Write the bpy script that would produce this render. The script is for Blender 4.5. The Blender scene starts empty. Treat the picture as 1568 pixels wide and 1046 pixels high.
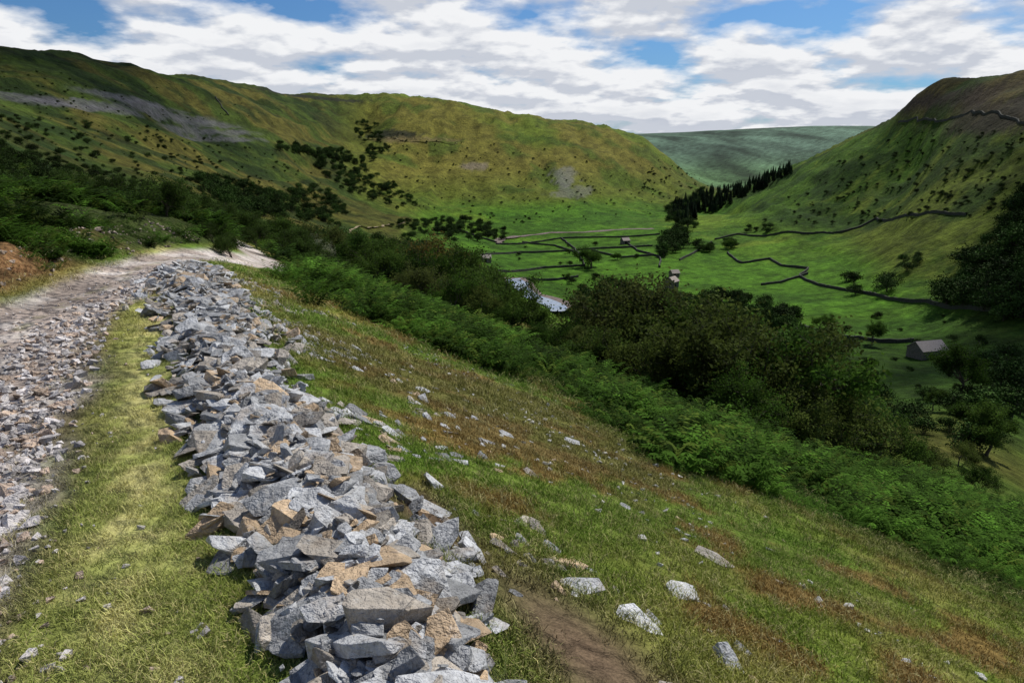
import bpy, bmesh, math, random
import numpy as np
from mathutils import Vector, Matrix
random.seed(7); rng=np.random.default_rng(7)
scene=bpy.context.scene
EYE=1.7; PITCH=math.radians(15.7); CP,SP=math.cos(PITCH),math.sin(PITCH); F=1045.0
# ---------------------------------------------------------------- image pixel helpers (pixel u,v along camera rays -> world)
def pixel_ray(u,v):
    px=(u-784)/F; py=(v-523)/F
    dy=CP-SP*py
    return px/dy, (-SP-CP*py)/dy
def from_px(u,v,y):
    b,e=pixel_ray(u,v); return (b*y,y,EYE+e*y)
# ---------------------------------------------------------------- numpy noise
def _h(ix,iy,seed):
    with np.errstate(over='ignore'):
        h=(ix.astype(np.int64).astype(np.uint32)*np.uint32(374761393)+iy.astype(np.int64).astype(np.uint32)*np.uint32(668265263)+np.uint32((seed*974711)&0xffffffff))
        h=(h^(h>>np.uint32(13)))*np.uint32(1274126177)
        h=h^(h>>np.uint32(16))
    return (h&np.uint32(0xffff)).astype(np.float64)/65535.0
def vn(x,y,seed=0):
    x=np.asarray(x,float); y=np.asarray(y,float)
    ix=np.floor(x); iy=np.floor(y); fx=x-ix; fy=y-iy
    fx=fx*fx*(3-2*fx); fy=fy*fy*(3-2*fy)
    a=_h(ix,iy,seed); b=_h(ix+1,iy,seed); c=_h(ix,iy+1,seed); d=_h(ix+1,iy+1,seed)
    return (a*(1-fx)+b*fx)*(1-fy)+(c*(1-fx)+d*fx)*fy
def fbm(x,y,seed=0,o=4):
    s=0;a=.5;t=0
    for i in range(o):
        s=s+a*vn(x,y,seed+i*17); t+=a; a*=.5
        x,y=x*2.03+y*.3+11.3,y*2.03-x*.3+4.7
    return s/t
def ss(a,b,x):
    t=np.clip((x-a)/(b-a),0,1); return t*t*(3-2*t)
def mix(a,b,t):
    t=np.asarray(t)[...,None]; return a*(1-t)+np.array(b)*t
# ---------------------------------------------------------------- near ground
P0=(-.45,1.8); NX,NY=.896,.444
def sd(x,y):
    rx=x-P0[0]; ry=y-P0[1]
    return rx*NX+ry*NY, -rx*NY+ry*NX
def from_sd(s,d):
    return P0[0]+s*NX-d*NY, P0[1]+s*NY+d*NX
def sp(x,k): return np.logaddexp(0,x/k)*k
def track_c(d): return -2.3+ 1.0*ss(8,16,d)+4.6*ss(15,30,d)-2.0*ss(34,60,d)
def pile_w(d): return .37+.032*np.clip(d,0,14)
def pile_c(d): return .15*ss(4.5,.5,d)-.03-.05*ss(2,6,d)
def znear(x,y):
    s,d=sd(x,y)
    z=-.06*d-.43*sp(s-.25,.35)
    tc=track_c(d); l=-(s-tc)-1.25
    z=z+.5*(sp(l,.3)-sp(l-1.7,.6))+.14*sp(l-2.0,.5)
    z=z-.06*np.exp(-((s-tc)/.85)**4)
    w=pile_w(d)
    z=z+.16*np.exp(-((s-pile_c(d))/(w*.75))**2)*ss(16.5,14.5,d)*ss(-3,-1.5,d)
    return z
SKY=[(0,68,420),(100,83,490),(200,98,560),(300,115,680),(400,134,820),(500,146,980),(560,146,1030),(600,143,1050),(650,149,1040),(700,158,1020),(800,178,1020),(900,190,1050),(950,203,1070),(985,215,1080),(1030,250,1120),
(1200,270,700),(1250,243,670),(1300,215,640),(1335,198,610),(1370,180,580),(1400,152,550),(1440,130,520),(1500,118,480),(1568,105,450),(1640,98,430)]
C=SKY+[ # u,v,dist
(0,300,35),(0,250,90),(0,200,170),(0,130,300),(200,360,70),(200,300,160),(200,200,330),
(100,330,60),(300,200,450),(300,290,230),
(400,200,560),(400,300,330),(400,370,110),(500,220,700),(500,300,480),(500,350,320),(520,395,110),
(560,200,880),(600,205,850),(600,300,600),(620,350,420),
(700,230,830),(700,300,680),(700,350,500),(750,385,400),(800,260,800),(800,320,640),(800,357,530),
(900,270,830),(900,350,550),(900,400,382),(870,440,302),(985,290,880),(1000,345,560),
(1075,290,1150),(1060,318,740),(1000,400,380),(1028,440,305),(1100,440,300),(1100,400,385),(1080,370,440),
(1100,345,520),(1100,325,640),(1150,300,680),
(1200,350,450),(1300,300,470),(1400,350,330),(1500,300,320),(1568,400,220),(1568,250,320),(1400,240,470),
(1200,450,290),(1400,470,230),(1400,540,175),(1550,560,150),(1200,540,170),(1200,620,100),(1300,620,110),(1500,600,110),(1500,700,70),(1350,560,150),
(900,550,150),(900,480,250),(1000,520,170),(1100,560,150),(1100,500,220),(800,450,270),(700,400,200),(600,400,150),
(1050,270,1600),(1100,285,1900),(1200,283,1900),(1000,213,3500),(1150,211,3600),(1310,204,3500),(1100,250,2700),(1250,250,2700),(1050,252,2700)]
pts=[from_px(*c) for c in C]
for u,v,y in SKY:
    if 1000<u<1100: continue
    x0,y0,z0=from_px(u,v,y); pts.append((x0*1.13,y0*1.13,z0+.004*y0))
def bz(u,y,z): b,_=pixel_ray(u,250); return (b*y,y,z)
for u,z in ((-400,120),(0,95),(300,90),(500,90),(700,85),(850,55),(930,40)): pts.append(bz(u,1800,z))
for u in (-400,0,400,800,1500,2000): pts.append(bz(u,3500,60))
for u in (-400,100,600,1100,1600,2000): pts.append(bz(u,8000,70))
pts+=[bz(1568,800,58),bz(1440,900,50),bz(1300,1000,0),bz(1200,1150,-50),bz(1568,1600,60),bz(2000,1500,80)]
pts+=[bz(-400,100,12),bz(-400,300,60),bz(-400,600,100),bz(2000,60,-37),bz(2000,100,-45),bz(2000,200,-15),bz(2000,400,55),bz(2000,800,75)]
for b in (-1.2,-.65,-.45,-.2,0,.3,.6,.9):
    for y in (3,9,16,25,36,52):
        if b<-.6 and y>30: continue
        x=b*y; pts.append((x,y,float(znear(np.array(x),np.array(y)))))
pts=np.array(pts)
def tc_(x,y): return 3*x/(y+6), np.log(y+6)
cx,cy=tc_(pts[:,0],pts[:,1]); T=(pts[:,2]-EYE)/(pts[:,1]+6)
def U(r2): return .5*r2*np.log(r2+1e-12)
n=len(T); K=U((cx[:,None]-cx)**2+(cy[:,None]-cy)**2)+np.eye(n)*.0004
A=np.zeros((n+3,n+3)); A[:n,:n]=K; Pm=np.stack([np.ones(n),cx,cy],1); A[:n,n:]=Pm; A[n:,:n]=Pm.T
W=np.linalg.solve(A,np.concatenate([T,np.zeros(3)]))
NK,NQ=720,900; KM=1.5; QM=math.log(8006.0)
ks=np.linspace(-KM,KM,NK); qs=np.linspace(0,QM,NQ)
KK,QQ=np.meshgrid(ks,qs); Y=np.exp(QQ)-6; X=KK*(Y+6)
fx,fy=(3*KK).ravel(),QQ.ravel(); Tm=np.empty(fx.size)
for i in range(0,fx.size,40000):
    a,b=fx[i:i+40000],fy[i:i+40000]
    Tm[i:i+40000]=U((a[:,None]-cx)**2+(b[:,None]-cy)**2)@W[:n]+W[n]+W[n+1]*a+W[n+2]*b
ZF=EYE+Tm.reshape(X.shape)*(Y+6)
ZN=znear(X,Y)
bl=ss(28,60,Y)*1.0
sN,dN=sd(X,Y)
bl=np.maximum(bl,ss(8,22,-sN)*ss(14,30,Y))
Z=ZN*(1-bl)+ZF*bl
floor=ss(-50,-56,Z)*ss(200,260,Y)*ss(720,600,Y)
hill=ss(50,250,Y)*(1-floor)
g=fbm(X/70,Y/70,3,5)-.5; g2=1-np.abs(fbm(X/32+5,Y/110,9,4)-.5)*2
amp=np.clip(Y/500,0,1.3)
Z=Z+hill*amp*(g*5+(g2-.86)*9)*ss(3500,1500,Y)+ss(1300,2200,Y)*(fbm(X/500,Y/500,31,4)-.5)*20
Z=Z+ss(12,80,Y)*(1-floor)*(fbm(X/9,Y/9,5,3)-.5)*1.4
tc=track_c(dN); ontrack=np.exp(-((sN-tc)/.95)**6)*ss(60,40,dN)
Z=Z+(1-ontrack)*((fbm(X/1.3,Y/1.3,6,3)-.5)*.16*ss(.8,2.5,sN)*ss(40,10,Y)+(fbm(X/.25,Y/.25,8,3)-.5)*.035*ss(20,5,Y))
lft=sN-tc-2.3
Z=Z+ss(-3.6,-4.4,lft)*ss(60,20,Y)*(fbm(X/.8,Y/.8,12,3)-.5)*.6
def H(x,y):
    x=np.asarray(x,float); y=np.asarray(y,float)
    q=np.log(np.maximum(y,-4.99)+6)/QM*(NQ-1); k=(x/(y+6)+KM)/(2*KM)*(NK-1)
    q=np.clip(q,0,NQ-1.001); k=np.clip(k,0,NK-1.001)
    i=q.astype(int); j=k.astype(int); a=q-i; b=k-j
    return (Z[i,j]*(1-b)+Z[i,j+1]*b)*(1-a)+(Z[i+1,j]*(1-b)+Z[i+1,j+1]*b)*a
def hit(u,v):
    u=np.atleast_1d(np.asarray(u,float)); v=np.atleast_1d(np.asarray(v,float))
    b,e=pixel_ray(u,v); y=np.full(u.shape,2.0); done=np.zeros(u.shape,bool)
    for _ in range(2200):
        z=H(b*y,y); below=z>EYE+e*y; done|=below
        if done.all(): break
        y=np.where(done,y,y*1.004)
    ok=done&(y<7500)
    return b*y,y,H(b*y,y),ok
# ---------------------------------------------------------------- terrain colours
n1=fbm(X/40,Y/40,21,4); n2=fbm(X/6,Y/6,22,4); n3=fbm(X/.9,Y/.9,23,4); n4=fbm(X/.22,Y/.22,24,3); n5=fbm(X/160,Y/160,25,4)
B=X/np.maximum(Y,1)
col=np.zeros(X.shape+(3,))+np.array([.050,.080,.011])
col=mix(col,(.075,.075,.016),ss(.42,.66,n1))
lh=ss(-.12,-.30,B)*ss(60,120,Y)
col=mix(col,(.036,.055,.009),lh*.85)  # dark heather and bracken, with cloud shade painted into the left hill too
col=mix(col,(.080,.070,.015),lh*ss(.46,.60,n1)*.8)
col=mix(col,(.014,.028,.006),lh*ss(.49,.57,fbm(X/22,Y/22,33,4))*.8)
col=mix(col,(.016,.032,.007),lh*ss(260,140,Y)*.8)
mh=ss(-.26,-.16,B)*ss(500,620,Y)*ss(.26,.2,B)
col=mix(col,(.095,.128,.014),mh*.85); col=mix(col,(.132,.112,.023),mh*ss(.45,.60,n5)*.8)
col=mix(col,(.042,.078,.010),mh*ss(.52,.64,n1)*.7)
col=mix(col,(.060,.10,.011),mh*ss(-15,-45,Z)*.6)
rh=ss(.24,.32,B)*ss(150,260,Y)*ss(1500,1000,Y)
col=mix(col,(.044,.096,.008),rh*.9)
col=mix(col,(.088,.094,.013),rh*ss(.46,.60,n5+(n2-.5)*.3)*.6)
col=mix(col,(.060,.050,.014),rh*ss(8,30,Z+(n1-.5)*30))
col=mix(col,(.018,.042,.006),rh*ss(.5,.60,n1)*.8)
fields=ss(-44,-54,Z)*ss(140,220,Y)*ss(900,650,Y)
cell=vn(np.floor(X/45+Y/400)+.5,np.floor(Y/60)+.5,88)
col=mix(col,(.050,.120,.009),fields); col=mix(col,(.105,.155,.016),fields*ss(.3,.8,cell)*.85); col=mix(col,(.034,.085,.008),fields*ss(.50,.62,n1)*.8)
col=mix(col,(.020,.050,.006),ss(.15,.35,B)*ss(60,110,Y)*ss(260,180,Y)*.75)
col=mix(col,(.060,.110,.045),ss(1300,1900,Y)); col=mix(col,(.065,.105,.075),ss(2200,3200,Y)*.9)  # haze painted as a bluish tint in the distant ground colour
fc=vn(np.floor(X/110+Y/900)+.5,np.floor(Y/190+X/900)+.5,89)
col=col*(1+ss(40,120,Y)*((n2-.5)*1.5))[...,None]
farp=ss(1500,2200,Y)*((fbm(X/160,Y/500,77,4)-.5)*2.4+(fc-.5)*.7); col=col*np.clip(1+farp,.3,2)[...,None]
def patch(u,v,rx,rz,c,seed,st=.9,am=2.2):
    global col
    x,y,z,ok=hit([u],[v]); x,y,z=x[0],y[0],z[0]
    r=((X-x)/rx)**2+((Z-z)/rz)**2
    m=ss(1.3,.5,r+(fbm(X/4,Y/12,seed,4)-.5)*am)*ss(.2,.1,np.abs(Y-y)/y)
    col=mix(col,c,m*st)
for i,(u,v,rx,rz) in enumerate([(210,155,8,2.5),(238,165,9,3),(265,178,9,3),(292,190,9,3),(318,203,9,2.5),(340,214,8,2),(112,158,8,2.5),(140,168,6,2)]): patch(u,v,rx,rz,(.11,.105,.115),40+i,.6,2.8)
patch(865,270,16,9,(.15,.15,.13),50,.7,3); patch(880,294,24,5,(.13,.13,.11),51,.6,3); patch(725,255,16,4,(.17,.14,.10),52,.8)
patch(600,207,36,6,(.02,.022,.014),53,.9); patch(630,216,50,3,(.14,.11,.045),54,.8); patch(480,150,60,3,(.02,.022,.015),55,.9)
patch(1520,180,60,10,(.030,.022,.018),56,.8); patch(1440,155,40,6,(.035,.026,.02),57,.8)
nr=ss(60,30,Y)*ss(-5,-3.2,lft)
gs=np.zeros(X.shape+(3,))+np.array([.145,.170,.029])
gs=mix(gs,(.27,.230,.070),ss(.42,.62,n3)*.8); gs=mix(gs,(.072,.140,.015),ss(.56,.42,n2)*.8)
gs=mix(gs,(.17,.095,.036),ss(.53,.66,fbm(X/.6,Y/.6,61,4))*.8*ss(.3,1.5,sN))
gs=mix(gs,(.130,.098,.036),ss(.50,.62,fbm(X/2.6,Y/2.6,63,4))*.65*ss(.3,1.5,sN))
st=ss(-1.35,-1.1,sN)*ss(-.1,-.5,sN)
gs=mix(gs,(.18,.215,.045),st*.7); gs=mix(gs,(.40,.37,.15),st*np.exp(-((sN+.75)/.27)**2)*(.35+.65*ss(.4,.6,n4)))
gs=mix(gs,(.085,.066,.030),np.exp(-((sN+1.28+(n3-.5)*.3)/.22)**2)*.85*ss(.35,.6,n4+.12))
gs=mix(gs,(.030,.062,.008),ss(4,9,sN)*.85)
col=mix(col,(0,0,0),nr)+gs*nr[...,None]
def soilm(s,d): return np.exp(-(((s-.95)/.34)**2+((d-.2)/.9)**2)**1.5)+np.exp(-(((s-.72)/.22)**2+((d-1.6)/.6)**2)**1.5)
so=np.clip(soilm(sN,dN),0,1)*ss(.38,.5,n3+.1)
col=mix(col,(.105,.066,.050),so*.9)
col=mix(col,(.08,.07,.055),np.exp(-((sN-pile_c(dN))/(pile_w(dN)*.85))**4)*ss(16.5,15.5,dN)*.9)
lb=ss(-3.5,-4.0,lft)*ss(110,60,Y); col=mix(col,(.030,.044,.011),lb*.92)
bank=np.exp(-((lft+4.5+(n3-.5)*.8)/.9)**2)*ss(8,12,dN)*ss(27,22,dN)
col=mix(col,(.24,.13,.06),bank*ss(.42,.58,n2+.06)*.9)
trk=np.clip(np.exp(-((sN-tc+(n3-.5)*.35)/1.02)**8),0,1)*ss(70,50,dN)
tcol=mix(np.zeros(X.shape+(3,))+np.array([.48,.43,.39]),(.34,.28,.24),ss(.42,.6,n3))
tcol=mix(tcol,(.16,.16,.06),ss(.15,.05,np.abs(sN-tc+.1+(n3-.5)*.3))*ss(.5,.6,n4)*.5)
col=col*(1-trk)[...,None]+tcol*trk[...,None]
col=np.clip(col,.003,1)
def colat(x,y):
    q=np.clip(np.log(y+6)/QM*(NQ-1),0,NQ-1).round().astype(int); k=np.clip((x/(y+6)+KM)/(2*KM)*(NK-1),0,NK-1).round().astype(int)
    return col[q,k]
# ---------------------------------------------------------------- material helpers
def newmat(name):
    m=bpy.data.materials.new(name); m.use_nodes=True; nt=m.node_tree
    b=nt.nodes['Principled BSDF']; b.inputs['Roughness'].default_value=.9
    b.inputs['Specular IOR Level'].default_value=.1
    return m,nt,b
def N(nt,t,**k):
    n_=nt.nodes.new(t)
    for a,b in k.items(): setattr(n_,a,b)
    return n_
def noise(nt,vec,scale,detail=5,rough=.6):
    n_=N(nt,'ShaderNodeTexNoise'); n_.inputs['Scale'].default_value=scale; n_.inputs['Detail'].default_value=detail; n_.inputs['Roughness'].default_value=rough
    if vec is not None: nt.links.new(vec,n_.inputs['Vector'])
    return n_.outputs['Fac']
def mrange(nt,val,a,b,c,d):
    n_=N(nt,'ShaderNodeMapRange'); nt.links.new(val,n_.inputs[0])
    for i,x in zip((1,2,3,4),(a,b,c,d)): n_.inputs[i].default_value=x
    return n_.outputs[0]
def math_(nt,op,a,b):
    n_=N(nt,'ShaderNodeMath',operation=op)
    for i,x in enumerate((a,b)):
        if isinstance(x,(int,float)): n_.inputs[i].default_value=x
        else: nt.links.new(x,n_.inputs[i])
    return n_.outputs[0]
def vscale(nt,c,f):
    n_=N(nt,'ShaderNodeVectorMath',operation='SCALE'); nt.links.new(c,n_.inputs[0])
    if isinstance(f,float): n_.inputs['Scale'].default_value=f
    else: nt.links.new(f,n_.inputs['Scale'])
    return n_.outputs[0]
def bump(nt,h,dist,strength,prev=None):
    n_=N(nt,'ShaderNodeBump'); n_.inputs['Distance'].default_value=dist; n_.inputs['Strength'].default_value=strength
    nt.links.new(h,n_.inputs['Height'])
    if prev is not None: nt.links.new(prev,n_.inputs['Normal'])
    return n_.outputs[0]
def mixc(nt,f,a,b):
    n_=N(nt,'ShaderNodeMix',data_type='RGBA')
    if isinstance(f,float): n_.inputs[0].default_value=f
    else: nt.links.new(f,n_.inputs[0])
    for i,x in ((6,a),(7,b)):
        if isinstance(x,tuple): n_.inputs[i].default_value=(*x,1)
        else: nt.links.new(x,n_.inputs[i])
    return n_.outputs[2]
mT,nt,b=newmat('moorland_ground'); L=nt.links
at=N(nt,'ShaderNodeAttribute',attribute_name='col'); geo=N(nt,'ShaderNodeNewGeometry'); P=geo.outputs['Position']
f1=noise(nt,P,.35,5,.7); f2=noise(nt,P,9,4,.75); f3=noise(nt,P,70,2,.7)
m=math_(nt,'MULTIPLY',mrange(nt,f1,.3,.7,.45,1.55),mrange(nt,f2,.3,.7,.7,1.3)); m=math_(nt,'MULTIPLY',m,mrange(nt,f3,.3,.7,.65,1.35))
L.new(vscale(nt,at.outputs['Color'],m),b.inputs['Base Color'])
bb=bump(nt,noise(nt,P,.16,6,.7),4.0,.7); bb=bump(nt,noise(nt,P,28,4,.7),.03,.7,bb)
L.new(bb,b.inputs['Normal']); b.inputs['Specular IOR Level'].default_value=.04
def tinted(name):
    m_,nt_,b_=newmat(name); a=N(nt_,'ShaderNodeAttribute',attribute_name='tint'); a.attribute_type='INSTANCER'
    return m_,nt_,b_,a.outputs['Color']
mG,nt,b,c=tinted('grass_blade'); oi=N(nt,'ShaderNodeObjectInfo')
nt.links.new(vscale(nt,c,mrange(nt,oi.outputs['Random'],0,1,.75,1.5)),b.inputs['Base Color'])
mR,nt,b,c=tinted('limestone'); geo=N(nt,'ShaderNodeNewGeometry'); P=geo.outputs['Position']
f=math_(nt,'MULTIPLY',mrange(nt,noise(nt,P,7,5,.7),.3,.7,.6,1.35),mrange(nt,noise(nt,P,45,4,.7),.3,.7,.8,1.2))
cc=vscale(nt,c,f)
cc=mixc(nt,mrange(nt,noise(nt,P,4.5,4,.6),.54,.68,0,.5),cc,(.21,.145,.08))
cc=mixc(nt,mrange(nt,noise(nt,P,11,5,.7),.57,.68,0,.45),cc,(.50,.51,.50))
cc=mixc(nt,mrange(nt,noise(nt,P,15,5,.7),.58,.70,0,.7),cc,(.04,.04,.04))
nt.links.new(cc,b.inputs['Base Color']); b.inputs['Roughness'].default_value=.55; b.inputs['Specular IOR Level'].default_value=.45
nt.links.new(bump(nt,noise(nt,P,60,4,.7),.010,.7,bump(nt,noise(nt,P,12,4,.65),.055,1.)),b.inputs['Normal'])
def leafmat(name,inst,trans):
    m_=bpy.data.materials.new(name); m_.use_nodes=True; nt=m_.node_tree; b=nt.nodes['Principled BSDF']; oi=N(nt,'ShaderNodeObjectInfo'); geo=N(nt,'ShaderNodeNewGeometry')
    if inst: a=N(nt,'ShaderNodeAttribute',attribute_name='tint'); a.attribute_type='INSTANCER'; c0=a.outputs['Color']
    else: c0=oi.outputs['Color']
    k=math_(nt,'MULTIPLY',mrange(nt,oi.outputs['Random'],0,1,.65,1.35),mrange(nt,noise(nt,geo.outputs['Position'],.9,3,.6),.35,.65,.5,1.55))
    lc=vscale(nt,c0,k); nt.links.new(lc,b.inputs['Base Color']); b.inputs['Roughness'].default_value=.8; b.inputs['Specular IOR Level'].default_value=.03
    if trans:
        tr=N(nt,'ShaderNodeBsdfTranslucent'); nt.links.new(vscale(nt,lc,1.5),tr.inputs['Color']); ms=N(nt,'ShaderNodeMixShader'); ms.inputs[0].default_value=trans
        out=nt.nodes['Material Output']; nt.links.new(b.outputs[0],ms.inputs[1]); nt.links.new(tr.outputs[0],ms.inputs[2]); nt.links.new(ms.outputs[0],out.inputs[0])
    return m_
mL=leafmat('leaf',False,.3); mLi=leafmat('distant_leaf',True,0); mFern=leafmat('bracken_frond',True,.3)
def plain(name,c,rough=.9,spec=.2,var=.35,sc=6.,bd=.03):
    m_,nt_,b_=newmat(name); g_=N(nt_,'ShaderNodeNewGeometry'); f_=noise(nt_,g_.outputs['Position'],sc,5,.7)
    n_=N(nt_,'ShaderNodeRGB'); n_.outputs[0].default_value=(*c,1)
    nt_.links.new(vscale(nt_,n_.outputs[0],mrange(nt_,f_,.3,.7,1-var,1+var)),b_.inputs['Base Color'])
    nt_.links.new(bump(nt_,f_,bd,.7),b_.inputs['Normal']); b_.inputs['Roughness'].default_value=rough; b_.inputs['Specular IOR Level'].default_value=spec
    return m_
mBark=plain('bark',(.07,.06,.045),sc=12.)
mWall=plain('drystone',(.04,.042,.034),sc=2.5,var=.5,bd=.1)
mBarn=plain('barn_stone',(.13,.12,.10),sc=3.,var=.5,bd=.08)
mRoof=plain('stone_slate',(.30,.26,.225),sc=4.,var=.3)
mDark=plain('dark_opening',(.01,.01,.01))
mWater=plain('river_water',(.24,.28,.34),rough=.25,spec=.5,sc=1.5,bd=.03)
mBed=plain('river_gravel',(.13,.10,.085),sc=.6,var=.6)
# ---------------------------------------------------------------- mesh helpers
def mesh_obj(name,v,f,mats=(),link=True,smooth=False,mi=None):
    me=bpy.data.meshes.new(name); me.from_pydata(v if isinstance(v,list) else v.tolist(),[],f if isinstance(f,list) else f.tolist())
    for m_ in mats: me.materials.append(m_)
    if mi is not None: me.polygons.foreach_set('material_index',np.asarray(mi,dtype=np.int32))
    if smooth: me.polygons.foreach_set('use_smooth',np.ones(len(me.polygons),bool))
    me.update(); o=bpy.data.objects.new(name,me)
    if link: scene.collection.objects.link(o)
    return o
V=np.stack([X,Y,Z],-1).reshape(-1,3)
idx=np.arange(NK*NQ).reshape(NQ,NK)
Fc=np.stack([idx[:-1,:-1],idx[:-1,1:],idx[1:,1:],idx[1:,:-1]],-1).reshape(-1,4)
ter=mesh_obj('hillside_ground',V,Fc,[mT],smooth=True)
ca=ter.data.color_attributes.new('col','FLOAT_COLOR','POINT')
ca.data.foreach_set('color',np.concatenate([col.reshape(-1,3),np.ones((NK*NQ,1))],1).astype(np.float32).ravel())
def coll(name,objs):
    c_=bpy.data.collections.new(name)
    for o in objs: c_.objects.link(o)
    return c_
def scatter(name,pos,rot,scl,tint,cl,nvar):
    m_=len(pos); me=bpy.data.meshes.new(name); me.vertices.add(m_); me.vertices.foreach_set('co',np.asarray(pos,np.float32).ravel())
    a=me.attributes.new('rot','FLOAT_VECTOR','POINT'); a.data.foreach_set('vector',np.asarray(rot,np.float32).ravel())
    a=me.attributes.new('scl','FLOAT_VECTOR','POINT'); a.data.foreach_set('vector',np.asarray(scl,np.float32).ravel())
    a=me.attributes.new('tint','FLOAT_COLOR','POINT'); a.data.foreach_set('color',np.concatenate([tint,np.ones((m_,1))],1).astype(np.float32).ravel())
    a=me.attributes.new('vidx','INT','POINT'); a.data.foreach_set('value',rng.integers(0,nvar,m_).astype(np.int32))
    o=bpy.data.objects.new(name,me); scene.collection.objects.link(o)
    ng=bpy.data.node_groups.new(name,'GeometryNodeTree'); ng.interface.new_socket('Geometry',in_out='INPUT',socket_type='NodeSocketGeometry'); ng.interface.new_socket('Geometry',in_out='OUTPUT',socket_type='NodeSocketGeometry')
    gi=ng.nodes.new('NodeGroupInput'); go=ng.nodes.new('NodeGroupOutput'); ip=ng.nodes.new('GeometryNodeInstanceOnPoints'); ci=ng.nodes.new('GeometryNodeCollectionInfo')
    ci.inputs['Collection'].default_value=cl; ci.inputs['Separate Children'].default_value=True; ci.inputs['Reset Children'].default_value=True
    def na(nm,t):
        x=ng.nodes.new('GeometryNodeInputNamedAttribute'); x.data_type=t; x.inputs[0].default_value=nm; return x.outputs[0]
    er=ng.nodes.new('FunctionNodeEulerToRotation'); l=ng.links
    l.new(gi.outputs[0],ip.inputs['Points']); l.new(ci.outputs[0],ip.inputs['Instance']); ip.inputs['Pick Instance'].default_value=True
    l.new(na('vidx','INT'),ip.inputs['Instance Index']); l.new(na('rot','FLOAT_VECTOR'),er.inputs[0]); l.new(er.outputs[0],ip.inputs['Rotation']); l.new(na('scl','FLOAT_VECTOR'),ip.inputs['Scale'])
    l.new(ip.outputs[0],go.inputs[0])
    md=o.modifiers.new('scatter','NODES'); md.node_group=ng
    return o
# ---------------------------------------------------------------- stones
def rock(seed,dims,npts=13,bev=.03,boxy=.75):
    r=random.Random(seed); bm=bmesh.new()
    for i in range(npts):
        p=Vector((r.uniform(-1,1),r.uniform(-1,1),r.uniform(-1,1)))
        mx=max(abs(c) for c in p); q=p/mx; q=q*boxy+p.normalized()*(1-boxy)
        zz=q.z
        if abs(zz)<.75: zz=math.copysign(r.uniform(.7,1),zz)
        q=Vector((q.x*dims[0]*.5,q.y*dims[1]*.5,zz*dims[2]*.5)); bm.verts.new(q)
    bmesh.ops.convex_hull(bm,input=bm.verts[:])
    loose=[v for v in bm.verts if not v.link_faces]; bmesh.ops.delete(bm,geom=loose,context='VERTS')
    bmesh.ops.dissolve_limit(bm,angle_limit=.3,verts=bm.verts[:],edges=bm.edges[:])
    if bev: bmesh.ops.bevel(bm,geom=bm.edges[:],offset=bev,segments=2,profile=.6,affect='EDGES',clamp_overlap=True)
    bmesh.ops.triangulate(bm,faces=[f for f in bm.faces if len(f.verts)>4])
    me=bpy.data.meshes.new('stone'); bm.to_mesh(me); bm.free(); me.materials.append(mR)
    return bpy.data.objects.new('stone',me)
rocks=[]
for i in range(24):
    rr=random.Random(100+i); rocks.append(rock(i+1,(1,rr.uniform(.42,.8),rr.uniform(.10,.27)),npts=rr.choice([13,16,20,26]),bev=.016))
cR=coll('stone_source',rocks)
pebs=[rock(200+i,(1,.8,.5),npts=10,bev=0) for i in range(8)]; cP=coll('pebble_source',pebs)
def rocktint(n_):
    t=np.array([.345,.35,.355])*rng.uniform(.4,1.4,(n_,1))
    w=rng.random(n_); t[w<.11]=np.array([.42,.30,.18])*rng.uniform(.7,1.2,((w<.11).sum(),1)); t[(w>.11)&(w<.38)]=np.array([.33,.29,.24])*rng.uniform(.4,1.2,(((w>.11)&(w<.38)).sum(),1))
    return t
pos=[];rot=[];scl=[]
for layer,(cnt,smin,smax,dz) in enumerate([(1100,.13,.30,.02),(1000,.12,.34,.05),(1500,.04,.16,.07),(90,.30,.42,.07)]):
    d=rng.uniform(-1.6,15.6,cnt)
    near=rng.random(cnt)<.25; d=np.where(near,rng.uniform(-1.6,4,cnt),d)
    w=pile_w(d)*(1.1-.14*min(layer,2)); s=np.clip(rng.normal(0,.55,cnt),-1.05,1.3)*w+pile_c(d)+(vn(d*1.3,d*0+3)-.5)*.25
    x,y=from_sd(s,d); z=H(x,y)+dz*rng.uniform(.4,1.3,cnt)*np.exp(-((s-pile_c(d))/w)**2)+.02
    L_=(smin+(smax-smin)*rng.random(cnt)**1.8)*(1+.12*np.clip(d/15,0,1))
    tl=.33 if layer<3 else .18
    pos.append(np.stack([x,y,z],1)); rot.append(np.stack([rng.normal(0,tl,cnt),rng.normal(.08,tl,cnt),rng.uniform(0,6.28,cnt)],1))
    scl.append(np.stack([L_,L_*rng.uniform(.7,1.25,cnt),L_*rng.uniform(.7,1.25,cnt)],1))
pos,rot,scl=map(np.concatenate,(pos,rot,scl))
rr_=np.hypot(pos[:,0],pos[:,1]); keep=(rr_>1.3)
scatter('collapsed_drystone_wall',pos[keep],rot[keep],scl[keep],rocktint(keep.sum()),cR,24)
cnt=1100; s=.45+rng.exponential(.8,cnt); d=rng.uniform(-2,15,cnt); s=s+pile_w(d)*.4
kp=(s<6.5)&(vn(s*.9+3,d*.9,5)>.42); s,d=s[kp],d[kp]
es=np.array([1.15,1.45,1.25,1.7,.85,1.0,2.1,2.9,1.35,.95]); ed=np.array([-.1,.45,1.0,.1,1.2,2.1,.9,1.5,-.5,3.0]); el=np.array([.24,.3,.16,.26,.2,.26,.34,.3,.22,.2])
s=np.concatenate([s,es]); d=np.concatenate([d,ed]); x,y=from_sd(s,d); cnt=len(s)
L_=np.clip(rng.lognormal(-2.5,.55,cnt),.035,.26)*np.where(s>2.2,.8,1); L_[-10:]=el
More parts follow.
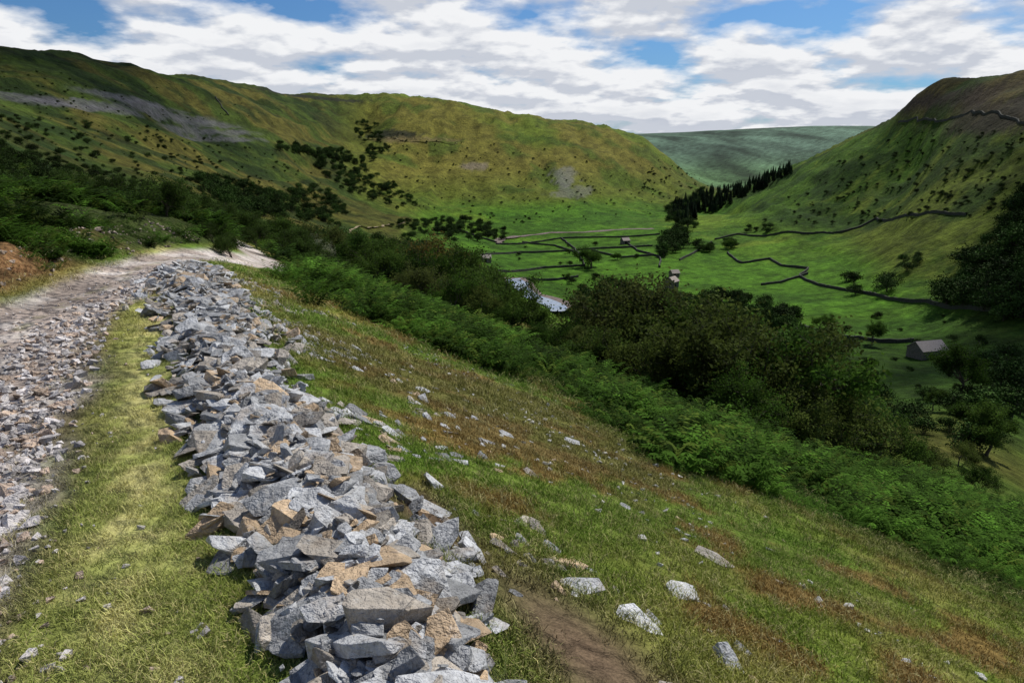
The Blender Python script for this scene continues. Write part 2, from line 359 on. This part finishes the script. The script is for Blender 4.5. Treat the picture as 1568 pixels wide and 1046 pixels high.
scatter('scattered_stones',np.stack([x,y,H(x,y)+L_*.02],1),np.stack([rng.normal(0,.12,cnt),rng.normal(.40,.12,cnt),rng.uniform(-1.2,.6,cnt)],1),np.stack([L_,L_*.9,L_*.9],1),rocktint(cnt)*1.05,cR,24)
cnt=26000; r=np.exp(rng.uniform(math.log(1.8),math.log(22),cnt)); th=rng.uniform(-1.1,-.35,cnt); x=r*np.sin(th); y=r*np.cos(th); s,d=sd(x,y)
tcc=track_c(d); e=np.abs(s-tcc); pr=np.exp(-((s-tcc-.62)/.38)**2)+.35*(e<1.0)+.012*((s>-1.4)&(s<-.4))
kp=(rng.random(cnt)<pr)&(d<18); x,y,s,d=x[kp],y[kp],s[kp],d[kp]; cnt=len(x)
L_=np.clip(rng.lognormal(-3.15,.42,cnt),.018,.12)*np.where(np.abs(s-track_c(d)-.6)<.5,1.25,.6)
t=np.array([.54,.50,.48])*rng.uniform(.5,1.2,(cnt,1)); w=rng.random(cnt)<.3; t[w]=np.array([.47,.35,.26])*rng.uniform(.6,1.2,(w.sum(),1))
gp=[np.stack([x,y,H(x,y)+L_*.15],1)]; gl=[L_]; gt=[t]
cnt=900; d=rng.uniform(-2,15,cnt); s=np.interp(d,[-2,3,6,12,15],[5,4.2,4.2,3.8,2.6])+rng.normal(-.3,.9,cnt); kp=(s>.8)&(fbm(s*.8,d*.5,99,3)>.55); s,d=s[kp],d[kp]; x,y=from_sd(s,d); L_=np.clip(rng.lognormal(-3.2,.4,len(s)),.02,.10)
gp.append(np.stack([x,y,H(x,y)+L_*.1],1)); gl.append(L_); gt.append(np.array([.50,.49,.44])*rng.uniform(.6,1.2,(len(s),1)))
cnt=500; d=rng.uniform(9,26,cnt); s=track_c(d)-2.0-rng.normal(.4,.6,cnt); kp=s<track_c(d)-1.3; s,d=s[kp],d[kp]; x,y=from_sd(s,d); L_=np.clip(rng.lognormal(-2.5,.5,len(s)),.05,.25)
gp.append(np.stack([x,y,H(x,y)+L_*.1],1)); gl.append(L_); gt.append(np.array([.30,.23,.17])*rng.uniform(.6,1.3,(len(s),1)))
gp,gl,gt=map(np.concatenate,(gp,gl,gt)); cnt=len(gl)
scatter('track_gravel',gp,rng.uniform(-.5,.5,(cnt,3))*[1,1,12],np.stack([gl,gl,gl],1),gt,cP,8)
# ---------------------------------------------------------------- grass
def tuft(seed,nb=14,h=.05,sp_=.035,w=.0020):
    r=random.Random(seed); v=[];f=[]
    for i in range(nb):
        a=r.uniform(0,6.28); x=r.gauss(0,sp_); y=r.gauss(0,sp_); hh=h*r.uniform(.4,1.2); ln=hh*r.uniform(.6,1.8); b=r.uniform(0,6.28)
        dx,dy=math.cos(b)*w,math.sin(b)*w; k=len(v)
        v+=[(x-dx,y-dy,-.01),(x+dx,y+dy,-.01),(x+dx*.7+math.cos(a)*ln*.4,y+dy*.7+math.sin(a)*ln*.4,hh*.6),(x-dx*.7+math.cos(a)*ln*.4,y-dy*.7+math.sin(a)*ln*.4,hh*.6),(x+math.cos(a)*ln,y+math.sin(a)*ln,hh)]
        f+=[(k,k+1,k+2,k+3),(k+3,k+2,k+4)]
    return mesh_obj('grass_tuft',v,f,[mG],link=False)
cG=coll('grass_source',[tuft(i,h=.018+.004*i) for i in range(6)])
cnt=120000; r=np.exp(rng.uniform(math.log(1.4),math.log(22),cnt)); th=rng.uniform(-.95,1.0,cnt); x=r*np.sin(th); y=r*np.cos(th); s,d=sd(x,y)
pr=np.ones(cnt); pr*=1-np.exp(-((s-track_c(d))/1.0)**8); pr*=1-.93*np.exp(-((s-pile_c(d))/(pile_w(d)*.95))**6)*(d<15.5)
pr*=1-np.clip(soilm(s,d),0,.95)
pr*=.3+.7*ss(.35,.5,fbm(x/.3,y/.3,91,3)); pr*=ss(-5.0,-3.5,s-track_c(d)-2.3)
kp=rng.random(cnt)<pr; x,y,r,s=x[kp],y[kp],r[kp],s[kp]; cnt=len(x)
sc=np.maximum(1,r/6)*rng.uniform(.5,1.3,cnt)*np.where(s<0,.75,1)
t=colat(x,y)*np.array([1.25,1.25,1.2])
dry=rng.random(cnt)<.22; t[dry]=np.array([.36,.32,.14])
scatter('hillside_grass',np.stack([x,y,H(x,y)],1),np.stack([rng.normal(0,.15,cnt),rng.normal(0,.15,cnt),rng.uniform(0,6.28,cnt)],1),np.stack([sc,sc,np.minimum(sc,1.8)],1),t,cG,6)
# ---------------------------------------------------------------- bracken
def fern(seed,nf=8):
    r=random.Random(seed); v=[];f=[]
    for i in range(nf):
        a=i/nf*6.28+r.uniform(-.3,.3); Ln=r.uniform(.6,.95); rise=r.uniform(.45,.85); ca_,sa=math.cos(a),math.sin(a)
        for j in range(11):
            t=(j+1)/11; rad=Ln*t*.75; z=rise*(math.sin(min(t*1.9,2.6))) *.85; p=Vector((ca_*rad,sa*rad,z))
            wd=.24*Ln*(1-t)**.7*min(1,t*4)+.01
            for sg in (-1,1):
                q=p+Vector((-sa*sg*wd+ca_*wd*.35,ca_*sg*wd+sa*wd*.35,-wd*.35+r.uniform(-.02,.02)))
                k=len(v); o1=Vector((ca_,sa,0))*.030
                v+=[tuple(p-o1),tuple((p+q)/2+o1*1.1),tuple(q),tuple((p+q)/2-o1*.9)]; f.append((k,k+1,k+2,k+3))
    return mesh_obj('bracken_plant',v,f,[mFern],link=False)
cB=coll('bracken_source',[fern(i) for i in range(4)])
cnt=52000; r=np.exp(rng.uniform(math.log(5),math.log(75),cnt)); th=rng.uniform(-.75,.95,cnt); x=r*np.sin(th); y=r*np.cos(th); s,d=sd(x,y)
se=np.interp(d,[-12,1.9,2.6,4,5.8,11.5,13.7,18,26,60],[13,8.8,6.4,5.5,5.5,4.9,2.6,2.2,4.5,5.0])+(fbm(x/1.5,y/1.5,93,3)-.5)*2.6
wd=np.interp(d,[0,5,12,30,60],[10,8,7,9,12]); gap=fbm(x/2.5,y/2.5,94,3)
pr=(s>se)*(np.where(s<se+wd,.92,.35*(gap>.47)))*(gap>.34)
kp=rng.random(cnt)<pr*.5; x1,y1,r1=x[kp],y[kp],r[kp]
cnt=34000; r=np.exp(rng.uniform(math.log(8),math.log(130),cnt)); th=rng.uniform(-.85,-.25,cnt); x=r*np.sin(th); y=r*np.cos(th); s,d=sd(x,y)
ll=s-track_c(d)-2.3; bk=(ll>-5.6)&(d>8)&(d<27)&(fbm(x/1.6,y/1.6,96,3)>.46)
k2=(ll<-3.75)&(rng.random(cnt)<ss(.36,.48,fbm(x/4,y/4,95,3)+.07)*.75)&~bk
x1=np.concatenate([x1,x[k2]]); y1=np.concatenate([y1,y[k2]]); r1=np.concatenate([r1,r[k2]]); cnt=len(x1)
s1,d1=sd(x1,y1); left=(s1-track_c(d1)-2.3)<-3
cl_=fbm(x1/1.1,y1/1.1,97,3)
sc=(.25+.95*ss(.3,.7,cl_))*rng.uniform(.7,1.1,cnt)*np.clip(r1/20,.85,1.8)*np.where(left&(r1<25),.75,1)
tb=np.array([.038,.082,.009])*rng.uniform(.5,1.45,(cnt,1))*(.55+.9*ss(.35,.65,fbm(x1/2.2,y1/2.2,98,3)))[:,None]; tb[rng.random(cnt)<.12]=(.070,.105,.014); tb[left]*=.62
scatter('bracken',np.stack([x1,y1,H(x1,y1)-.05],1),np.stack([rng.normal(0,.15,cnt),rng.normal(0,.15,cnt),rng.uniform(0,6.28,cnt)],1),np.stack([sc,sc,np.minimum(sc,1.1)],1),tb,cB,4)
# ---------------------------------------------------------------- trees
def make_tree(name,seed,Ht,nleaf,ls,sig,stems=1,link=False,leaf=None,thin=.0):
    r=random.Random(seed); v=[];f=[];tips=[]
    def br(p,d,Ln,rad,dep):
        ns=3; q=p.copy(); dd=d.copy(); rings=[]
        for i in range(ns+1):
            t=i/ns; ra=rad*(1-.55*t)
            u=dd.orthogonal().normalized(); w=dd.cross(u)
            k=len(v)
            for j in range(5):
                a=j/5*6.283; v.append(tuple(q+u*math.cos(a)*ra+w*math.sin(a)*ra))
            rings.append(k)
            if dep>=2: tips.append((q.copy(),dep))
            if i<ns:
                q=q+dd*(Ln/ns); dd=(dd+Vector((r.gauss(0,.16),r.gauss(0,.16),r.gauss(.04,.1)))).normalized()
        for i in range(ns):
            for j in range(5): f.append((rings[i]+j,rings[i]+(j+1)%5,rings[i+1]+(j+1)%5,rings[i+1]+j))
        if dep<4:
            nc=(4,4,3,2)[dep]
            for c in range(nc):
                tt=r.uniform(.35,1) if c else 1.
                a=r.uniform(0,6.28); sprd=r.uniform(.5,1.15)
                u=d.orthogonal().normalized(); w=d.cross(u)
                nd=(dd*math.cos(sprd)+(u*math.cos(a)+w*math.sin(a))*math.sin(sprd)+Vector((0,0,.12))).normalized()
                br(p+(q-p)*tt,nd,Ln*r.uniform(.6,.85),rad*.5,dep+1)
    for s_ in range(stems):
        d=Vector((r.gauss(0,.22*(stems>1)+.08),r.gauss(0,.22*(stems>1)+.08),1)).normalized()
        br(Vector((r.gauss(0,.1),r.gauss(0,.1),-.2)),d,Ht*.30,Ht*.028/math.sqrt(stems),0)
    nb=len(f); tp=np.array([tuple(t[0]) for t in tips]); wts=np.array([1. if t[1]>2 else .4 for t in tips])*np.array([r.random()**1.2+thin for _ in tips]); wts/=wts.sum()
    c=tp[rng.choice(len(tp),nleaf,p=wts)]+rng.normal(0,sig,(nleaf,3))*[1,1,.8]
    c[:,2]=np.maximum(c[:,2],.15*Ht*.4)
    a=rng.normal(size=(nleaf,3)); a/=np.linalg.norm(a,axis=1)[:,None]; b_=rng.normal(size=(nleaf,3)); b_=np.cross(a,b_); b_/=np.linalg.norm(b_,axis=1)[:,None]
    sz=ls*rng.uniform(.6,1.3,(nleaf,1)); q=np.stack([c-a*sz*.5,c+b_*sz*.32,c+a*sz*.5,c-b_*sz*.32],1).reshape(-1,3)
    base=len(v); v=v+[tuple(x) for x in q.tolist()]; f=f+[(base+4*i,base+4*i+1,base+4*i+2,base+4*i+3) for i in range(nleaf)]
    mi=[0]*nb+[1]*nleaf
    o=mesh_obj(name,v,f,[mBark,leaf or mL],link=link,mi=mi); o['h']=float(q[:,2].max()); return o
near_src=[make_tree('broadleaf_tree',11+i,6,9500,.14,.20,stems=(1,2,3,2,1)[i],thin=.02) for i in range(5)]
GREEN=[(.042,.075,.012,1),(.026,.054,.009,1),(.054,.074,.015,1),(.032,.066,.009,1),(.052,.066,.016,1)]
def put_tree(name,u,y,h,i,v=450,color=None,rotz=None):
    b_,_=pixel_ray(u,v); x=b_*y; z=float(H(x,y)); src=near_src[i%5]
    o=bpy.data.objects.new(name,src.data); scene.collection.objects.link(o); k=h/src['h']
    o.location=(x,y,z-.1); o.scale=(k*1.08,k*1.08,k); o.rotation_euler=(0,0,rotz if rotz is not None else random.uniform(0,6.28)); o.color=color or random.choice(GREEN)
NT=[(545,72,5.2),(580,66,4.6),(615,62,5.4),(650,60,6.2),(690,56,7.0),(720,52,6.4),(665,50,5.2),(740,50,6.0),(762,46,4.8),(782,43,3.4),(520,85,5.5),(470,80,4.5),(430,75,4.5),(570,56,4.2),(620,52,4.4),
(903,41,4.2),(920,46,6.0),(940,44,6.9),(965,40,7.0),(1000,38,6.7),(1040,37,6.6),(1070,42,7.2),(1110,33,6.2),(1145,29,6.0),(1185,31,6.5),(1225,30,6.1),(1260,33,5.8),(1290,30,4.6),(1000,50,7.6),(1180,38,7),(1240,42,6.8),(1120,44,7),(955,52,7),
(870,36,2.4),(920,34,3.2),(895,36,2.8),(1060,30,4.0),(1020,31,4.0),(1320,34,3.8),(1370,40,3.4),(1345,48,4.0),(1410,46,3.2),(1450,52,3.2),(1300,42,5),(770,40,2.6),(740,42,3.4),(700,42,3.5),(640,46,3.4),(590,50,3.4),(980,32,3.4),(820,40,1.9),(845,38,1.9),
(1150,25,3.0),(1210,26,3.0),(1090,28,3.0),(1260,27,2.6),(1500,60,3.2),(1540,50,2.6),(970,60,7),(1040,62,7),(1110,60,7.5),(1190,56,7)]
for i,(u,y,h) in enumerate(NT):
    put_tree('broadleaf_tree' if h>3.5 else 'hawthorn_shrub',u,y,h,i,v=550 if u>850 else 450, color=(.075,.062,.015,1) if u==690 else None)
put_tree('blossoming_hawthorn',487,60,2.8,2,400,color=(.24,.26,.16,1))
for u,y,h in [(395,40,1.6),(450,44,2.4),(330,26,1.0),(470,40,2.2),(355,24,1.0),(280,45,2.5),(230,55,3),(300,34,1.8),(150,60,3),(265,28,2.0),(200,36,2.0),(120,44,2.6),(340,50,2.4),(380,60,3)]: put_tree('hawthorn_shrub',u,y,h,3,400,color=(.030,.052,.010,1))
for u,y,h in [(1480,105,10),(1540,72,7),(1500,80,5),(1440,95,4),(1330,190,8),(1245,185,6),(1225,190,5.5),(1322,140,4.5)]: put_tree('broadleaf_tree',u,y,h,int(u),560)
far_src=[make_tree('woodland_tree',61+i,7,1300,.42,.42,stems=1+i%3,leaf=mLi) for i in range(4)]
cF=coll('woodland_source',far_src)
def conifer(seed):
    r=random.Random(seed); v=[];f=[]; Ht=12
    for j in range(6): a=j/6*6.283; v.append((math.cos(a)*.2,math.sin(a)*.2,0))
    v.append((0,0,Ht)); f+=[(j,(j+1)%6,6) for j in range(6)]
    for i in range(420):
        t=r.random()**.8; z=1+t*(Ht-1); R=(1-t)*2.6*r.uniform(.7,1.1)+.15; a=r.uniform(0,6.283); w=.35*(1-t)+.12; k=len(v)
        ca_,sa=math.cos(a),math.sin(a); v+=[(ca_*R*.1,sa*R*.1,z+.2),(ca_*R*.7-sa*w,sa*R*.7+ca_*w,z-.1*R),(ca_*R,sa*R,z-.35*R),(ca_*R*.7+sa*w,sa*R*.7-ca_*w,z-.1*R)]; f.append((k,k+1,k+2,k+3))
    return mesh_obj('conifer',v,f,[mLi],link=False)
cC=coll('conifer_source',[conifer(i) for i in range(3)])
def poly_samples(poly,cnt):
    poly=np.array(poly,float); lo,hi=poly.min(0),poly.max(0); out=[]
    while len(out)<cnt:
        p=rng.uniform(lo,hi); ins=False; j=len(poly)-1
        for i in range(len(poly)):
            a,b_=poly[i],poly[j]
            if (a[1]>p[1])!=(b_[1]>p[1]) and p[0]<(b_[0]-a[0])*(p[1]-a[1])/(b_[1]-a[1])+a[0]: ins=not ins
            j=i
        if ins: out.append(p)
    return np.array(out)
def stand(name,regs,cl,nv,hs,tint):
    xs=[];sc=[]
    for poly,cnt,h0,h1 in regs:
        p=poly_samples(poly,cnt); x,y,z,ok=hit(p[:,0],p[:,1]); ok&=(y>60)
        xs.append(np.stack([x,y,z-.2],1)[ok]); sc.append((h0+(h1-h0)*rng.random(ok.sum())**1.4)/hs)
    xs=np.concatenate(xs); sc=np.concatenate(sc); m_=len(xs)
    tt=np.array(tint)*rng.uniform(.6,1.5,(m_,1))
    scatter(name,xs,np.stack([np.zeros(m_),np.zeros(m_),rng.uniform(0,6.28,m_)],1),np.stack([sc*1.15,sc*1.15,sc],1),tt,cl,nv)
stand('woodland',[
 ([(425,222),(500,228),(560,240),(560,252),(480,246),(430,235)],70,6,9),
 ([(540,185),(580,190),(600,240),(570,250),(550,220)],40,6,9),
 ([(470,245),(560,250),(640,315),(620,325),(520,290)],120,5,8),
 ([(290,275),(380,280),(500,330),(520,350),(360,330)],150,4,7),
 ([(440,290),(500,290),(540,330),(470,335)],50,5,8),
 ([(350,350),(480,365),(740,395),(740,440),(540,415),(380,390)],180,4,6.5),
 ([(640,340),(700,335),(775,352),(775,370),(690,372)],80,5,8),
 ([(600,345),(640,340),(660,375),(600,370)],20,4,7),
 ([(1012,375),(1050,340),(1065,345),(1045,385),(1015,395)],34,8,11),
 ([(1020,320),(1075,292),(1085,300),(1035,345),(1022,342)],40,9,12),
 ([(1060,372),(1130,372),(1130,384),(1070,388)],12,5,8),
 ([(890,450),(940,435),(1000,460),(1040,462),(1100,450),(1200,475),(1230,500),(1100,515),(900,515)],170,6,9),
 ([(740,430),(770,440),(778,470),(740,470)],20,4,7),
 ([(880,475),(1000,480),(1000,520),(880,520)],45,5,8),
 ([(1500,390),(1568,300),(1640,320),(1640,500),(1568,500),(1480,480),(1440,470)],170,7,12),
 ([(1490,560),(1568,540),(1600,640),(1500,660)],16,6,9),
 ([(1140,350),(1180,348),(1180,358),(1140,358)],6,5,7),
 ([(1290,430),(1360,430),(1365,452),(1295,452)],6,7,9),
 ([(1190,500),(1280,510),(1280,600),(1180,560)],24,3,6),
 ([(1290,600),(1568,610),(1568,690),(1330,690)],26,2.5,5),
 ([(1380,400),(1420,390),(1420,420),(1380,420)],4,5,7)],cF,4,7.2,(.026,.051,.010))
stand('conifer_plantation',[([(1030,318),(1090,292),(1210,262),(1212,270),(1110,318),(1050,345),(1030,345)],260,9,13)],cC,3,12,(.013,.026,.010))
stand('hillside_bushes',[
 ([(200,190),(430,230),(520,300),(300,330),(0,300),(0,180)],420,.8,3.2),
 ([(0,100),(400,160),(560,200),(200,190),(0,180)],160,.6,1.8),
 ([(560,200),(1000,250),(1010,330),(800,345),(640,320)],260,1.,4),
 ([(1000,240),(1070,290),(1030,310),(980,290)],40,3,5),
 ([(1150,345),(1300,240),(1420,200),(1568,200),(1568,330),(1330,345)],260,.8,4),
 ([(1230,470),(1568,480),(1568,640),(1330,640)],40,1.5,4.5),
 ([(740,375),(1000,370),(1050,430),(800,440)],16,2.5,6),
 ([(0,220),(300,300),(330,370),(0,310)],460,1.2,2.6),
 ([(1010,240),(1100,288),(1080,300)],20,3,5)],cF,4,7.2,(.024,.042,.009))
for u,v,h in [(905,412,13),(1078,385,6),(945,398,5),(1115,380,7),(865,428,3.5),(1255,505,6),(1450,560,4)]:
    x,y,z,ok=hit([u],[v]); o=bpy.data.objects.new('broadleaf_tree',near_src[4].data); scene.collection.objects.link(o); k=h/near_src[4]['h']; o.location=(x[0],y[0],z[0]-.1); o.scale=(k*1.2,k*1.2,k); o.rotation_euler=(0,0,u); o.color=GREEN[3]
# ---------------------------------------------------------------- field walls
def strip(name,uv,w,h,mat,off=0,jit=.12,wob=2.0):
    uv=np.array(uv,float); x,y,z,ok=hit(uv[:,0],uv[:,1]); p=np.stack([x,y],1)[ok]
    if len(p)<2: return
    pp=np.vstack([2*p[0]-p[1],p,2*p[-1]-p[-2]]); out=[p[0]]
    for i in range(1,len(pp)-2):
        a,b_,c,d_=pp[i-1],pp[i],pp[i+1],pp[i+2]; n_=max(1,int(np.linalg.norm(c-b_)/1.6)); k_=.5 if h<.5 else .2
        for t in np.linspace(0,1,n_+1)[1:]:
            m0=(c-a)*k_; m1=(d_-b_)*k_; out.append((2*t**3-3*t*t+1)*b_+(t**3-2*t*t+t)*m0+(-2*t**3+3*t*t)*c+(t**3-t*t)*m1)
    q=np.array(out)
    q=q+np.stack([vn(q[:,0]/7,q[:,1]/7,3)-.5,vn(q[:,0]/7,q[:,1]/7,4)-.5],1)*wob
    t=np.gradient(q,axis=0); t/=np.linalg.norm(t,axis=1)[:,None]+1e-9; nn=np.stack([-t[:,1],t[:,0]],1)*w/2
    if h<.5: nn=nn*(.55+.9*vn(q[:,0]/9,q[:,1]/9,14))[:,None]
    v=[];f=[]
    for i in range(len(q)):
        a=q[i]+nn[i]; c=q[i]-nn[i]; hh=h*(1+random.uniform(-jit,jit))
        za,zc=float(H(a[0],a[1])),float(H(c[0],c[1]))
        if h<.5: zz=max(za,zc)+off; v+=[(a[0],a[1],zz),(c[0],c[1],zz)]
        else:
            a2=q[i]+nn[i]*.7; c2=q[i]-nn[i]*.7; m_=(za+zc)/2+hh
            v+=[(a[0],a[1],za-.3),(a2[0],a2[1],m_),(c2[0],c2[1],m_),(c[0],c[1],zc-.3)]
    k=2 if h<.5 else 4
    for i in range(len(q)-1):
        for j in range(k-1): f.append((k*i+j,k*i+j+1,k*(i+1)+j+1,k*(i+1)+j))
    mesh_obj(name,v,f,[mat])
WL=[[(1112,388),(1135,404),(1178,398),(1195,408),(1238,412),(1225,425),(1262,440),(1330,452),(1420,464)],
[(1238,420),(1200,432),(1165,438)],[(1095,368),(1130,360),(1210,357),(1290,356),(1340,338),(1400,332),(1480,330)],
[(735,392),(800,388),(900,383),(1000,378)],[(800,372),(850,378),(905,395)],[(760,375),(860,366),(960,364),(1010,360)],
[(745,412),(830,412),(895,408)],[(905,385),(950,395),(1000,392)],[(960,372),(975,385),(1010,395),(1010,410)],[(800,428),(850,430),(885,425)],
[(1420,464),(1500,478),(1568,486)],[(1225,500),(1300,520),(1400,524)],[(1440,548),(1568,585)],
[(1040,400),(1090,372)],[(700,352),(760,372)],[(860,366),(880,383),(895,408)]]
for w_ in WL: strip('drystone_wall',w_,.8,1.1,mWall,wob=1.2)
strip('drystone_wall',[(1375,190),(1450,186),(1568,192)],.8,.9,mWall); strip('drystone_wall',[(330,150),(350,178)],.8,.9,mWall)
strip('riverbed_gravel',[(760,373),(785,364),(825,360),(850,357),(900,356),(950,352),(1000,351)],6,.1,mBed,.15,wob=5)
strip('riverbed_gravel',[(785,432),(806,446),(822,458),(845,468),(866,482)],9,.1,mBed,.2,wob=3)
strip('river',[(787,434),(803,448),(818,460),(838,468),(855,484)],6.5,.1,mWater,.4,wob=3)
mPath=plain('worn_path',(.24,.19,.11),sc=.5)
strip('hillside_path',[(500,362),(540,352),(590,347),(620,342)],1.6,.1,mPath,.12)
strip('hillside_path',[(575,212),(640,218),(700,220)],2.0,.1,mPath,.2)
# ---------------------------------------------------------------- barns
def barn(u,v,Lx,Ly,hw,hr,rotz):
    x,y,z,ok=hit([u],[v])
    e=bpy.data.objects.new('stone_barn',None); scene.collection.objects.link(e); e.location=(x[0],y[0],z[0]-.2); e.rotation_euler=(0,0,rotz)
    a,b_=Lx/2,Ly/2
    vs=[(-a,-b_,-1),(a,-b_,-1),(a,b_,-1),(-a,b_,-1),(-a,-b_,hw),(a,-b_,hw),(a,b_,hw),(-a,b_,hw),(-a,0,hr),(a,0,hr)]
    w=mesh_obj('walls',vs,[(0,1,5,4),(1,2,6,9,5),(2,3,7,6),(3,0,4,8,7)],[mBarn]); w.parent=e
    o=.25; sl=(hr-hw)/b_; rv=[]
    for sg in (-1,1):
        rv+=[(-a-o,sg*(b_+o),hw-sl*o+.03),(a+o,sg*(b_+o),hw-sl*o+.03),(a+o,0,hr+.03),(-a-o,0,hr+.03)]
    r_=mesh_obj('roof',rv,[(0,1,2,3),(7,6,5,4)],[mRoof]); md=r_.modifiers.new('s','SOLIDIFY'); md.thickness=.14; md.offset=1; r_.parent=e
    def op(nm,cx,z0,w_,h_):
        d_=mesh_obj(nm,[(cx-w_/2,-b_-.02,z0),(cx+w_/2,-b_-.02,z0),(cx+w_/2,-b_-.02,z0+h_),(cx-w_/2,-b_-.02,z0+h_)],[(0,1,2,3)],[mDark]); d_.parent=e
    op('door',-.6,-.1,1.3,2.2); op('window',Lx*.28,hw-1.2,.6,.6)
barn(1417,549,7.5,5,3.0,4.8,.25); barn(1028,441,5.5,4.5,3.4,5.2,.9); barn(744,402,5,4.,2.6,4.,.2); barn(957,374,5,4,2.6,4.2,.4); barn(1032,425,4,3.5,2.4,3.8,.3)
# ---------------------------------------------------------------- camera, light, sky
cam=bpy.data.cameras.new('camera'); co=bpy.data.objects.new('camera',cam); scene.collection.objects.link(co)
co.location=(0,0,EYE); co.rotation_euler=(math.radians(90)-PITCH,0,0); cam.sensor_width=36; cam.lens=36*F/1568; cam.clip_start=.05; cam.clip_end=20000; scene.camera=co
SE,SA=math.radians(50),math.radians(38)
sun=bpy.data.lights.new('sun','SUN'); sun.energy=5.0; sun.angle=math.radians(.5); sun.color=(1,.95,.87); so_=bpy.data.objects.new('sun',sun); scene.collection.objects.link(so_)
dv=Vector((math.sin(SA)*math.cos(SE),math.cos(SA)*math.cos(SE),math.sin(SE))); so_.rotation_euler=dv.to_track_quat('Z','Y').to_euler()
# clouds added out of frame to cast shade on parts of the dale
mC=bpy.data.materials.new('shade_cloud'); mC.use_nodes=True; nt=mC.node_tree; b=nt.nodes['Principled BSDF']; b.inputs['Base Color'].default_value=(.8,.8,.82,1); b.inputs['Roughness'].default_value=1
tc2=N(nt,'ShaderNodeTexCoord'); ln=N(nt,'ShaderNodeVectorMath',operation='LENGTH'); nt.links.new(tc2.outputs['Object'],ln.inputs[0])
al=math_(nt,'ADD',mrange(nt,ln.outputs['Value'],.45,1.0,1,0),math_(nt,'MULTIPLY',math_(nt,'SUBTRACT',noise(nt,tc2.outputs['Object'],3.,5,.6),.5),1.5))
nt.links.new(mrange(nt,al,.25,.75,0,.70),b.inputs['Alpha'])
def shade_cloud(tx,ty,tz,rx,ry,alt,rz=0):
    k=(alt-tz)/math.tan(SE); bm=bmesh.new(); bmesh.ops.create_icosphere(bm,subdivisions=4,radius=1)
    for v_ in bm.verts:
        nz=float(vn(v_.co.x*3+5,v_.co.y*3+tx)); v_.co.z*=(.25+.35*nz) if v_.co.z>0 else .08
    me=bpy.data.meshes.new('shade_cloud'); bm.to_mesh(me); bm.free(); me.materials.append(mC); o=bpy.data.objects.new('shade_cloud',me); scene.collection.objects.link(o)
    o.location=(tx+k*math.sin(SA),ty+k*math.cos(SA),alt); o.scale=(rx,ry,60); o.rotation_euler=(0,0,rz)
shade_cloud(-430,430,20,330,230,520,-.3); shade_cloud(165,140,-45,115,85,330,.2); shade_cloud(270,260,-20,110,100,360,0); shade_cloud(450,540,45,210,150,520,0)
w=bpy.data.worlds.new('World'); scene.world=w; w.use_nodes=True; nt=w.node_tree; L=nt.links; bg=nt.nodes['Background']
sky=N(nt,'ShaderNodeTexSky',sky_type='NISHITA'); sky.sun_disc=False; sky.sun_elevation=SE; sky.sun_rotation=SA
tint=N(nt,'ShaderNodeVectorMath',operation='MULTIPLY'); L.new(sky.outputs[0],tint.inputs[0]); tint.inputs[1].default_value=(.38,.68,1.06)
L.new(tint.outputs[0],bg.inputs[0]); bg.inputs[1].default_value=.082
tcn=N(nt,'ShaderNodeTexCoord'); se_=N(nt,'ShaderNodeSeparateXYZ'); L.new(tcn.outputs['Generated'],se_.inputs[0])
def cl_noise(off,scale,detail,seedz=3.7):
    zz=math_(nt,'ADD',math_(nt,'MAXIMUM',se_.outputs[2],0.),.22+off); cb=N(nt,'ShaderNodeCombineXYZ')
    L.new(math_(nt,'DIVIDE',se_.outputs[0],zz),cb.inputs[0]); L.new(math_(nt,'DIVIDE',se_.outputs[1],zz),cb.inputs[1]); cb.inputs[2].default_value=seedz
    return noise(nt,cb.outputs[0],scale,detail,.52)
d0=cl_noise(0,2.3,9,5.1); d1=cl_noise(.012,2.3,9,5.1); big=cl_noise(0,.8,2)
cov=math_(nt,'ADD',d0,math_(nt,'MULTIPLY',math_(nt,'SUBTRACT',big,.5),.45))
lowb=mrange(nt,se_.outputs[2],0.02,.19,.14,.012); cov=math_(nt,'ADD',cov,lowb); cov=math_(nt,'ADD',cov,mrange(nt,se_.outputs[2],.25,.7,0,-.17))
fac=mrange(nt,cov,.42,.55,0,1)
li=mrange(nt,math_(nt,'SUBTRACT',d0,d1),-.045,.045,0,1); core=mrange(nt,cov,.62,.85,1,.6)
li=math_(nt,'MULTIPLY',math_(nt,'ADD',math_(nt,'MULTIPLY',li,.6),.46),core)
cc=mixc(nt,li,(.34,.40,.53),(.97,.98,1.0))
b2=N(nt,'ShaderNodeBackground'); L.new(cc,b2.inputs[0]); b2.inputs[1].default_value=.92
mx=N(nt,'ShaderNodeMixShader'); L.new(fac,mx.inputs[0]); L.new(bg.outputs[0],mx.inputs[1]); L.new(b2.outputs[0],mx.inputs[2]); L.new(mx.outputs[0],nt.nodes['World Output'].inputs[0])
scene.view_settings.view_transform='Standard'; scene.view_settings.look='None'; scene.view_settings.exposure=0
